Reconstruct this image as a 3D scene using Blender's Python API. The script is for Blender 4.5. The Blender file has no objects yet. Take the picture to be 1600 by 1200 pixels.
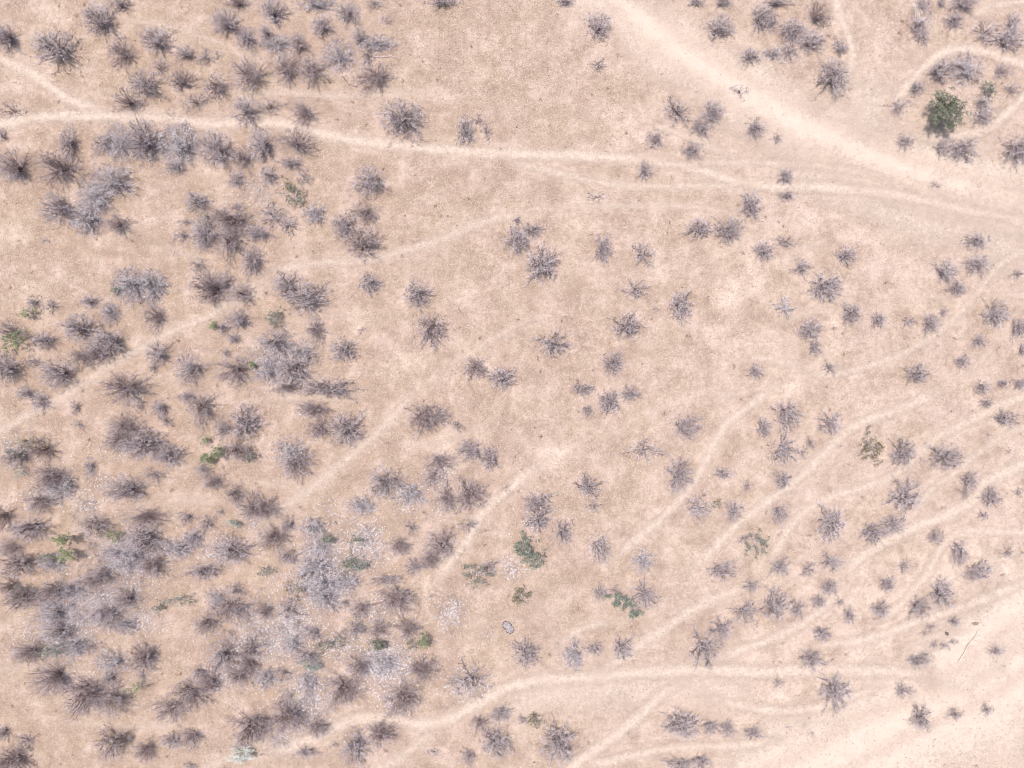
import bpy, math, random
import numpy as np

# ---------------------------------------------------------------- camera, sky, sun, exposure
S = bpy.context.scene
COL = S.collection
M_PER_PX = 0.06                      # ground metres per photograph pixel
CAM_H = 64.0
cd = bpy.data.cameras.new("camera")
cd.lens = 24.0; cd.sensor_width = 36.0; cd.clip_start = 0.5; cd.clip_end = 6000.0
cam = bpy.data.objects.new("camera", cd)
cam.location = (0, 0, CAM_H); cam.rotation_euler = (0, 0, 0)
COL.objects.link(cam); S.camera = cam

SUN_EL, SUN_FROM = math.radians(72), (-0.80, 0.60)      # the sun stands high, towards the upper left
W = bpy.data.worlds.new("World"); S.world = W; W.use_nodes = True
nt = W.node_tree; bg = nt.nodes["Background"]
sky = nt.nodes.new("ShaderNodeTexSky"); sky.sky_type = 'NISHITA'; sky.sun_disc = False
sky.sun_elevation = SUN_EL
sky.sun_rotation = math.atan2(SUN_FROM[0], SUN_FROM[1])
sky.air_density = 1.0; sky.dust_density = 2.5
nt.links.new(sky.outputs[0], bg.inputs[0]); bg.inputs[1].default_value = 0.15
sd = bpy.data.lights.new("sun", 'SUN'); sd.energy = 3.4; sd.angle = math.radians(0.55); sd.color = (1.0, 0.955, 0.93)
sun = bpy.data.objects.new("sun", sd)
sun.rotation_euler = (0, math.pi/2 - SUN_EL, math.atan2(SUN_FROM[1], SUN_FROM[0]))
COL.objects.link(sun)
S.view_settings.view_transform = 'Standard'; S.view_settings.look = 'None'
S.view_settings.exposure = 0.2; S.view_settings.gamma = 1.0
S.cycles.filter_width = 1.0; S.cycles.max_bounces = 6; S.cycles.diffuse_bounces = 3; S.cycles.transparent_max_bounces = 24

rnd = random.Random(7)
rs = np.random.RandomState(11)

def P(px, py, z=0.0):
    """photograph pixel -> world x, y of a point standing z metres above the soil"""
    k = M_PER_PX * (1 - z / CAM_H)
    return ((px - 800) * k, (600 - py) * k)

def gz(x, y):
    """gentle swell of the soil"""
    return 0.07*np.sin(x*0.21+1.3)*np.cos(y*0.17-0.4) + 0.05*np.sin(x*0.11-y*0.32+2.0) + 0.03*np.cos(x*0.37+y*0.29)

# ---------------------------------------------------------------- helpers
def mesh_np(name, verts, faces, mat=None, smooth=False, attrs=None):
    """verts (N,3), faces (F,k) -> mesh datablock"""
    me = bpy.data.meshes.new(name)
    verts = np.asarray(verts, dtype=np.float32); faces = np.asarray(faces, dtype=np.int32)
    me.vertices.add(len(verts)); me.vertices.foreach_set("co", verts.ravel())
    F, k = faces.shape
    me.loops.add(F*k); me.loops.foreach_set("vertex_index", faces.ravel())
    me.polygons.add(F)
    me.polygons.foreach_set("loop_start", np.arange(F, dtype=np.int32)*k)
    me.polygons.foreach_set("loop_total", np.full(F, k, dtype=np.int32))
    if attrs:
        for n, v in attrs.items():
            a = me.attributes.new(n, 'FLOAT', 'POINT'); a.data.foreach_set("value", np.asarray(v, dtype=np.float32))
    me.update(calc_edges=True)
    if smooth: me.polygons.foreach_set("use_smooth", np.ones(F, dtype=bool))
    if mat: me.materials.append(mat)
    return me

def link(name, me, parent=None):
    o = bpy.data.objects.new(name, me); COL.objects.link(o)
    if parent: o.parent = parent
    return o

def tag(o, label=None, cat=None, group=None, kind=None):
    if label: o["label"] = label
    if cat: o["category"] = cat
    if group: o["group"] = group
    if kind: o["kind"] = kind
    return o

def tubes(segs, sides=3):
    """segs (N,8): p0 p1 r0 r1 -> verts, quads"""
    s = np.asarray(segs, dtype=np.float64)
    p0, p1, r0, r1 = s[:, 0:3], s[:, 3:6], s[:, 6], s[:, 7]
    d = p1 - p0; L = np.linalg.norm(d, axis=1, keepdims=True); L[L == 0] = 1; d = d / L
    ref = np.where(np.abs(d[:, 2:3]) > 0.9, np.array([[1.0, 0, 0]]), np.array([[0, 0, 1.0]]))
    a = np.cross(d, ref); a /= np.linalg.norm(a, axis=1, keepdims=True); b = np.cross(d, a)
    V = []
    for p, r in ((p0, r0), (p1, r1)):
        for k in range(sides):
            t = 2*math.pi*k/sides
            V.append(p + r[:, None]*(a*math.cos(t) + b*math.sin(t)))
    V = np.stack(V, axis=1).reshape(-1, 3)
    n = len(s); base = (np.arange(n)*2*sides)[:, None]; F = []
    for k in range(sides):
        k2 = (k+1) % sides
        F.append(base + np.array([[k, k2, sides+k2, sides+k]]))
    return V, np.stack(F, axis=1).reshape(-1, 4)

# ---------------------------------------------------------------- materials
def new_mat(name, rough=0.9):
    m = bpy.data.materials.new(name); m.use_nodes = True
    n = m.node_tree; b = n.nodes["Principled BSDF"]
    b.inputs["Roughness"].default_value = rough
    b.inputs["Specular IOR Level"].default_value = 0.2
    return m, n, b

def N(n, typ, **kw):
    x = n.nodes.new(typ)
    for k, v in kw.items(): setattr(x, k, v)
    return x

def noise(n, vec, scale, detail=3.0, rough=0.55):
    t = N(n, "ShaderNodeTexNoise"); t.inputs["Scale"].default_value = scale
    t.inputs["Detail"].default_value = detail; t.inputs["Roughness"].default_value = rough
    n.links.new(vec, t.inputs["Vector"]); return t.outputs["Fac"]

def ramp(n, fac, stops):
    r = N(n, "ShaderNodeValToRGB"); e = r.color_ramp.elements
    while len(e) < len(stops): e.new(0.5)
    for el, (p, c) in zip(e, stops):
        el.position = p; el.color = (*c, 1) if len(c) == 3 else c
    n.links.new(fac, r.inputs[0]); return r.outputs[0]

def mix(n, f, a, b, mode='MIX'):
    m = N(n, "ShaderNodeMix", data_type='RGBA', blend_type=mode)
    for s, v in ((m.inputs[0], f), (m.inputs[6], a), (m.inputs[7], b)):
        if isinstance(v, (int, float)): s.default_value = v
        elif isinstance(v, tuple): s.default_value = (*v, 1)
        else: n.links.new(v, s)
    return m.outputs[2]

def math_n(n, op, a, b=None, c=None):
    m = N(n, "ShaderNodeMath", operation=op)
    for i, v in enumerate((a, b, c)):
        if v is None: continue
        if isinstance(v, (int, float)): m.inputs[i].default_value = v
        else: n.links.new(v, m.inputs[i])
    return m.outputs[0]

def maprange(n, v, a, b, c=0.0, d=1.0):
    m = N(n, "ShaderNodeMapRange"); m.clamp = True
    n.links.new(v, m.inputs[0])
    for i, q in enumerate((a, b, c, d)): m.inputs[i+1].default_value = q
    return m.outputs[0]

SOIL_TAN = (0.366, 0.252, 0.182)
SOIL_PINK = (0.450, 0.334, 0.268)
SOIL_DARK = (0.310, 0.215, 0.160)
SAND = (0.655, 0.518, 0.415)

def soil_detail(n, pos, base, amount=1.0, bump=0.5):
    """grain, straw flecks and tiny dark specks shared by soil and paths"""
    f1 = noise(n, pos, 6.0, 3.0, 0.8)
    f2 = noise(n, pos, 2.0, 4.0, 0.7)
    f3 = noise(n, pos, 9.0, 2.0, 0.6)
    g = math_n(n, 'ADD', math_n(n, 'MULTIPLY', f1, 0.55), math_n(n, 'MULTIPLY', f2, 0.45))
    v = maprange(n, g, 0.30, 0.70, 1.0-0.31*amount, 1.0+0.29*amount)
    comb = N(n, "ShaderNodeCombineColor")
    for i in range(3): n.links.new(v, comb.inputs[i])
    c = mix(n, 1.0, base, comb.outputs[0], 'MULTIPLY')
    st = maprange(n, f3, 0.57, 0.68, 0.0, 0.65*amount)
    c = mix(n, st, c, (0.62, 0.53, 0.43))
    dk = maprange(n, f3, 0.40, 0.28, 0.0, 0.65*amount)
    c = mix(n, dk, c, (0.30, 0.215, 0.165))
    bp = N(n, "ShaderNodeBump"); bp.inputs["Strength"].default_value = bump; bp.inputs["Distance"].default_value = 0.06
    n.links.new(math_n(n, 'ADD', f1, math_n(n, 'MULTIPLY', f3, 0.6)), bp.inputs["Height"])
    return c, bp.outputs[0]

def make_ground_mat():
    m, n, b = new_mat("dry_soil", 0.95)
    geo = N(n, "ShaderNodeNewGeometry"); pos = geo.outputs["Position"]
    sep = N(n, "ShaderNodeSeparateXYZ"); n.links.new(pos, sep.inputs[0])
    at = N(n, "ShaderNodeAttribute", attribute_name="pale")
    broad = noise(n, pos, 0.09, 5.0, 0.65)
    mid = noise(n, pos, 0.42, 6.0, 0.72)
    hue = noise(n, pos, 0.23, 3.0, 0.6)
    px = maprange(n, sep.outputs[0], -46.0, 40.0, 0.0, 1.0)
    t = math_n(n, 'ADD', math_n(n, 'MULTIPLY', px, 0.62), math_n(n, 'MULTIPLY', maprange(n, broad, 0.3, 0.7), 0.42))
    c = ramp(n, t, [(0.0, SOIL_TAN), (1.0, SOIL_PINK)])
    c = mix(n, maprange(n, hue, 0.40, 0.68, 0.0, 0.45), c, (0.41, 0.305, 0.205))
    c = mix(n, maprange(n, mid, 0.50, 0.36, 0.0, 0.75), c, SOIL_DARK)
    c = mix(n, maprange(n, mid, 0.50, 0.66, 0.0, 0.80), c, (0.545, 0.410, 0.335))
    pa = math_n(n, 'MULTIPLY', at.outputs["Fac"], maprange(n, mid, 0.36, 0.60, 0.25, 1.25))
    c = mix(n, pa, c, SAND)
    c, nrm = soil_detail(n, pos, c, 1.0, 0.6)
    n.links.new(c, b.inputs["Base Color"]); n.links.new(nrm, b.inputs["Normal"])
    return m

def make_path_mat(name, tint, fade_noise=0.5, grain=0.6):
    m, n, b = new_mat(name, 0.95)
    geo = N(n, "ShaderNodeNewGeometry"); pos = geo.outputs["Position"]
    mid = noise(n, pos, 0.7, 4.0, 0.65)
    c = mix(n, maprange(n, mid, 0.3, 0.7), tuple(x*0.93 for x in tint), tuple(min(1, x*1.06) for x in tint))
    c, nrm = soil_detail(n, pos, c, grain, 0.3)
    n.links.new(c, b.inputs["Base Color"]); n.links.new(nrm, b.inputs["Normal"])
    at = N(n, "ShaderNodeAttribute", attribute_name="edge")
    fr = noise(n, pos, 2.2, 6.0, 0.85)
    a = math_n(n, 'ADD', at.outputs["Fac"], math_n(n, 'MULTIPLY', math_n(n, 'SUBTRACT', fr, 0.5), fade_noise*2.4))
    fr2 = noise(n, pos, 6.5, 3.0, 0.8)
    a = math_n(n, 'ADD', a, math_n(n, 'MULTIPLY', math_n(n, 'SUBTRACT', fr2, 0.5), 0.9))
    a = maprange(n, a, 0.08, 1.05, 0.0, 0.90)
    n.links.new(a, b.inputs["Alpha"])
    return m

def make_wood(name, c1, c2, rough=0.85):
    m, n, b = new_mat(name, rough)
    oi = N(n, "ShaderNodeObjectInfo"); geo = N(n, "ShaderNodeNewGeometry")
    f = noise(n, geo.outputs["Position"], 3.0, 2.0)
    t = math_n(n, 'ADD', math_n(n, 'MULTIPLY', oi.outputs["Random"], 0.6), math_n(n, 'MULTIPLY', f, 0.5))
    n.links.new(mix(n, maprange(n, t, 0.15, 0.9), c1, c2), b.inputs["Base Color"])
    return m

def make_leaf(name, c1, c2, c3=None):
    m, n, b = new_mat(name, 0.6)
    geo = N(n, "ShaderNodeNewGeometry")
    f = noise(n, geo.outputs["Position"], 2.2, 2.0)
    c = mix(n, maprange(n, f, 0.35, 0.65), c1, c2)
    at = N(n, "ShaderNodeAttribute", attribute_name="tone")
    c = mix(n, maprange(n, at.outputs["Fac"], 0.72, 1.0, 0.0, 0.8), c, c3 or tuple(x*1.7 for x in c2))
    n.links.new(c, b.inputs["Base Color"])
    return m

def make_fleck(name, c1, c2):
    m, n, b = new_mat(name, 0.8)
    at = N(n, "ShaderNodeAttribute", attribute_name="tone")
    n.links.new(mix(n, at.outputs["Fac"], c1, c2), b.inputs["Base Color"])
    return m

MAT_GROUND = make_ground_mat()
MAT_PATH = make_path_mat("trodden_sand", SAND, 0.66, 0.6)
MAT_WASH = make_path_mat("pale_sand", (0.662, 0.528, 0.425), 0.90, 0.34)
MAT_BRANCH = make_wood("bare_wood_dark", (0.15, 0.103, 0.10), (0.28, 0.205, 0.197))
MAT_BRANCH_RED = make_wood("bare_wood_reddish", (0.19, 0.115, 0.10), (0.28, 0.19, 0.17))
MAT_TWIG = make_wood("twig_grey", (0.60, 0.51, 0.50), (0.76, 0.66, 0.645))
MAT_TWIG_MAUVE = make_wood("twig_mauve_brown", (0.48, 0.38, 0.37), (0.66, 0.55, 0.53))
MAT_BRANCH_PALE = make_wood("bare_wood_greyish", (0.20, 0.155, 0.155), (0.32, 0.26, 0.26))
MAT_TWIG_PALE = make_wood("twig_pale", (0.60, 0.54, 0.545), (0.76, 0.70, 0.69))
MAT_TWIG_RED = make_wood("twig_reddish", (0.32, 0.235, 0.225), (0.44, 0.345, 0.33))
MAT_BLEACHED = make_wood("bleached_wood", (0.62, 0.53, 0.44), (0.72, 0.63, 0.54))
LEAF = {
 'dark':   make_leaf("leaf_dark_green", (0.115, 0.128, 0.080), (0.21, 0.215, 0.14), (0.40, 0.41, 0.31)),
 'rich':   make_leaf("leaf_blue_green", (0.115, 0.150, 0.105), (0.22, 0.255, 0.19), (0.40, 0.43, 0.32)),
 'bright': make_leaf("leaf_bright_green", (0.13, 0.165, 0.065), (0.23, 0.275, 0.115), (0.40, 0.43, 0.21)),
 'grey':   make_leaf("leaf_grey_green", (0.13, 0.14, 0.10), (0.21, 0.22, 0.16), (0.33, 0.34, 0.26)),
 'olive':  make_leaf("leaf_olive", (0.13, 0.105, 0.05), (0.22, 0.19, 0.10), (0.33, 0.31, 0.17)),
 'teal':   make_leaf("leaf_pale_teal", (0.19, 0.24, 0.19), (0.32, 0.38, 0.31), (0.48, 0.56, 0.47)),
 'white':  make_leaf("leaf_silvery_white", (0.50, 0.52, 0.45), (0.68, 0.70, 0.63), (0.80, 0.80, 0.76)),
}

# ---------------------------------------------------------------- data read from the photograph
# trails: label, width px, points (photograph pixels)
TRAILS = [
 ("pale trodden trail descending from the left edge to the upper left fork", 15, "-20,82 0,92 50,115 100,150 160,178 195,186"),
 ("long pale trail running from the left edge across the upper ground to the wide track", 15, "-20,198 0,195 60,184 130,181 190,183 250,184 320,193 400,190 450,195 520,213 600,225 700,235 800,241 900,243 1000,250 1080,262 1140,282 1200,290 1300,293 1400,305 1500,326 1600,345"),
 ("pale branch trail passing below the shrubs left of the wide track", 10, "985,246 1040,258 1120,254 1240,256 1330,266 1420,290"),
 ("thin pale trail under the long upper trail near the middle", 9, "770,245 820,258 870,270 940,285 1010,291 1100,290 1190,291"),
 ("thin pale trail slanting between two shrubs below the wide track", 9, "985,188 1050,205 1110,230 1160,250"),
 ("faint trail looping over the shrub cluster near the top left corner", 7, "140,-5 175,20 205,32 240,37 300,52 350,70 410,90 430,92"),
 ("short faint spur trail beside the big top left shrub", 6, "175,55 200,42 225,34"),
 ("faint level trail below the upper left shrub rows", 9, "370,150 440,145 520,150 600,148 700,142"),
 ("pale trail curving right from the left shrubs toward the middle", 11, "395,440 430,425 470,414 500,411 560,407 610,398 680,378 760,345 850,328"),
 ("faint continuation trail above the central shrubs", 8, "850,328 920,322 1000,322 1100,325 1160,340 1195,352"),
 ("faint short trail under the small shrub left of centre cluster", 8, "150,382 185,368 205,358 240,340"),
 ("faint broken trail under the tangled left cluster", 7, "240,388 300,398 340,402"),
 ("pale diagonal trail climbing between the left shrub clumps", 11, "-10,680 50,645 100,620 150,585 210,550 260,522 330,492 400,447 430,428"),
 ("straight pale diagonal trail left of centre rising to the right", 12, "400,840 430,803 480,768 540,720 590,675 640,625 670,600"),
 ("faint upper end of the straight diagonal trail", 8, "670,600 700,570 740,550 770,530 810,508 860,492"),
 ("short pale trail meeting the diagonal trail from the left", 9, "385,748 430,758 465,766"),
 ("short pale trail below the oval left shrub", 8, "232,792 285,782 345,778"),
 ("pale trail looping above the curved shrub near the middle", 8, "635,692 680,694 720,680 765,675"),
 ("short trail dropping past the curved shrub near the middle", 8, "680,690 705,712 725,735"),
 ("pale trail running down beside the large green bush", 12, "670,925 700,883 730,845 755,800 790,770 830,735 870,712"),
 ("wide winding pale trail across the bottom", 17, "400,1182 460,1165 510,1147 545,1128 600,1124 660,1132 700,1125 750,1098 790,1076 840,1063 900,1060 1000,1052 1100,1047 1200,1050 1300,1046 1400,1050 1470,1056"),
 ("pale side trail joining the bottom trail from below", 12, "560,1212 620,1188 665,1152 705,1128"),
 ("thin pale trail left of the bottom trail", 9, "320,1200 350,1186 405,1164 430,1160"),
 ("faint trail along the lower left shrubs", 8, "70,1128 150,1131 240,1136 310,1131"),
 ("faint pale trail at the lower left edge", 8, "-10,1046 30,1044 65,1039"),
 ("short arching trail above the two pale lower shrubs", 10, "860,1030 880,1003 912,982 950,973 985,969"),
 ("pale trail rising from the bottom trail past the paired lower shrubs", 13, "920,1058 960,1035 1000,1008 1060,967 1100,942 1150,922 1200,902"),
 ("pale trail climbing from the bottom edge to the bottom trail", 15, "880,1215 910,1185 960,1150 1000,1118 1035,1085 1080,1055"),
 ("pale trail near the bottom edge below the row of small shrubs", 11, "925,1195 990,1180 1060,1168 1150,1165 1240,1150"),
 ("faint pale trail above the lone pale shrub at centre right", 11, "945,890 985,850 1030,812 1075,765 1100,725 1130,668 1165,640 1200,612 1235,590"),
 ("pale trail passing up the right side over the striped ground", 10, "1225,592 1280,586 1330,580 1400,557 1450,530 1500,490 1530,452 1565,412 1600,392"),
 ("pale trail starting below the paired shrubs and rising past the olive bush", 12, "1065,905 1110,862 1150,820 1200,783 1250,745 1300,695 1335,665 1400,641 1460,615 1500,600"),
 ("pale long trail rising between the olive bush and the big right shrubs", 12, "1190,905 1210,868 1240,815 1295,778 1350,762 1395,744 1425,717 1450,695 1475,677 1525,652 1560,635 1610,615"),
 ("pale trail below the pair of shrubs beside the right edge", 9, "1395,840 1430,800 1455,765 1487,742 1525,710 1562,685 1610,662"),
 ("broad pale trail stepping up to the right edge below the tall shrub", 16, "1300,915 1325,887 1375,852 1425,826 1475,807 1522,780 1537,755 1575,737 1610,720"),
 ("faint pale trail leaving the right edge above the sparse shrubs", 11, "1610,832 1530,830 1495,834 1473,852 1450,895 1425,925 1400,950 1350,985"),
 ("pale trail curving down through the right shrub rows", 12, "1345,895 1312,927 1287,950 1250,977 1200,1000 1150,1018 1090,1035"),
 ("pale trail above the lower right bare sand", 12, "1610,905 1550,930 1500,950 1450,965 1400,983 1350,1000 1300,1006 1240,1012"),
 ("short pale trail beside the small dark stone", 9, "1520,980 1480,989 1430,1003 1390,1014"),
 ("pale trail above the star shaped right shrub", 8, "1190,520 1250,493 1300,475 1350,458"),
 ("short pale trail above the round right shrub", 9, "1215,410 1240,394 1275,382 1310,370"),
 ("faint pale trail joining the right hand trail from the left", 8, "1370,470 1420,462 1465,464 1510,470"),
 ("faint pale trail leaving the right edge below the paired shrubs", 8, "1600,462 1560,460 1515,466"),
 ("faint pale trail dropping between the right edge shrubs", 8, "1572,505 1550,545 1515,582 1480,610"),
 ("pale trail arching left under the two mid upper shrubs", 9, "1120,400 1150,380 1180,370 1210,366"),
 ("pale trail curving around the large leafy tree", 14, "1375,190 1405,150 1440,110 1475,82 1520,78 1560,88 1610,104"),
 ("pale branch trail from the tree trail toward the top edge", 10, "1475,70 1455,45 1430,20 1425,-5"),
 ("thin pale trail climbing to the top right corner", 10, "1495,50 1520,30 1545,12 1610,0"),
 ("thin pale trail below the leafy tree rising to the right edge", 11, "1405,205 1440,215 1490,212 1540,204 1570,180 1610,142"),
 ("pale worn line along the upper edge of the wide sandy track", 13, "990,-15 1040,35 1110,88 1180,128 1250,165 1330,205 1420,245 1500,272 1620,300"),
 ("pale worn line down the middle of the wide sandy track", 14, "930,-15 985,45 1045,95 1110,140 1180,188 1250,222 1330,255 1420,290 1510,318 1620,345"),
 ("thin worn line along the lower edge of the wide sandy track", 10, "905,-10 950,45 1000,105 1060,150 1130,196 1200,232 1290,268 1390,312 1480,336 1620,372"),
 ("faint worn line in the sand below the wide track at right", 10, "1330,310 1400,322 1480,345 1550,362 1620,384"),
 ("pale trail leaving the sandy gap and rising between the upper right shrubs", 11, "1260,180 1300,150 1330,100 1325,60 1310,20 1305,-10"),
 ("faint curved scuffed trail in the grass at the top right", 8, "1310,35 1335,25 1355,45 1375,60"),
 ("worn line crossing the lower right bare sand", 14, "1180,1215 1260,1170 1340,1125 1420,1088 1490,1048 1550,1000 1612,960"),
 ("second worn line crossing the lower right bare sand", 12, "1300,1215 1380,1172 1460,1130 1540,1090 1612,1045"),
 ("faint pale trail from the bottom trail toward the lower right sand", 11, "1080,1085 1150,1100 1230,1110 1310,1095 1390,1065"),
 ("faint arching trail above the small shrub right of centre", 10, "1135,567 1170,561 1202,561 1240,572 1275,592"),
 ("faint level scuffed trail below the small shrub right of centre", 9, "1085,622 1130,617 1185,612"),
 ("short pale trail between two round shrubs left of a long right trail", 9, "1198,728 1225,735 1262,733"),
 ("short faint trail under the tall grey shrub at right", 8, "1270,850 1325,851"),
 ("faint trail linking the small shrubs above the row at right", 8, "1205,912 1245,908 1285,910"),
 ("faint pale lower strand beside the curving left trail", 8, "395,462 425,445 455,438"),
 ("faint trail under the broad spreading shrub left of centre", 8, "455,497 500,492 555,489"),
 ("faint level trail below the long wide left shrub", 9, "395,628 440,622 500,622 560,628"),
 ("short pale trail between the two shrubs at the right edge", 9, "1565,195 1545,225 1525,262"),
]
# broad bare sand: label, points, width px at each point
WASHES = [
 ("broad pale sandy track crossing the upper right diagonally", "900,-20,50 960,12,65 1020,52,75 1090,98,80 1160,142,84 1230,188,90 1310,232,100 1400,268,110 1500,296,120 1620,330,140"),
 ("pale sandy strip widening below the diagonal track at the right", "1190,250,40 1290,280,60 1400,330,70 1500,350,90 1620,370,110"),
 ("patch of bare pale sand between the track and the leafy tree", "1320,100,30 1345,135,60 1370,175,80 1395,225,80"),
 ("bare pale sand filling the lower right corner", "1150,1260,130 1250,1210,150 1350,1170,160 1450,1120,180 1540,1070,200 1640,1010,230"),
 ("pale sandy fringe at the right edge above the corner sand", "1440,1080,60 1500,1030,70 1560,980,80 1640,930,100"),
 ("pale bare patch below the middle of the ground", "760,1120,50 860,1085,60 960,1075,60 1080,1075,70 1200,1080,60"),
]

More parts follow.
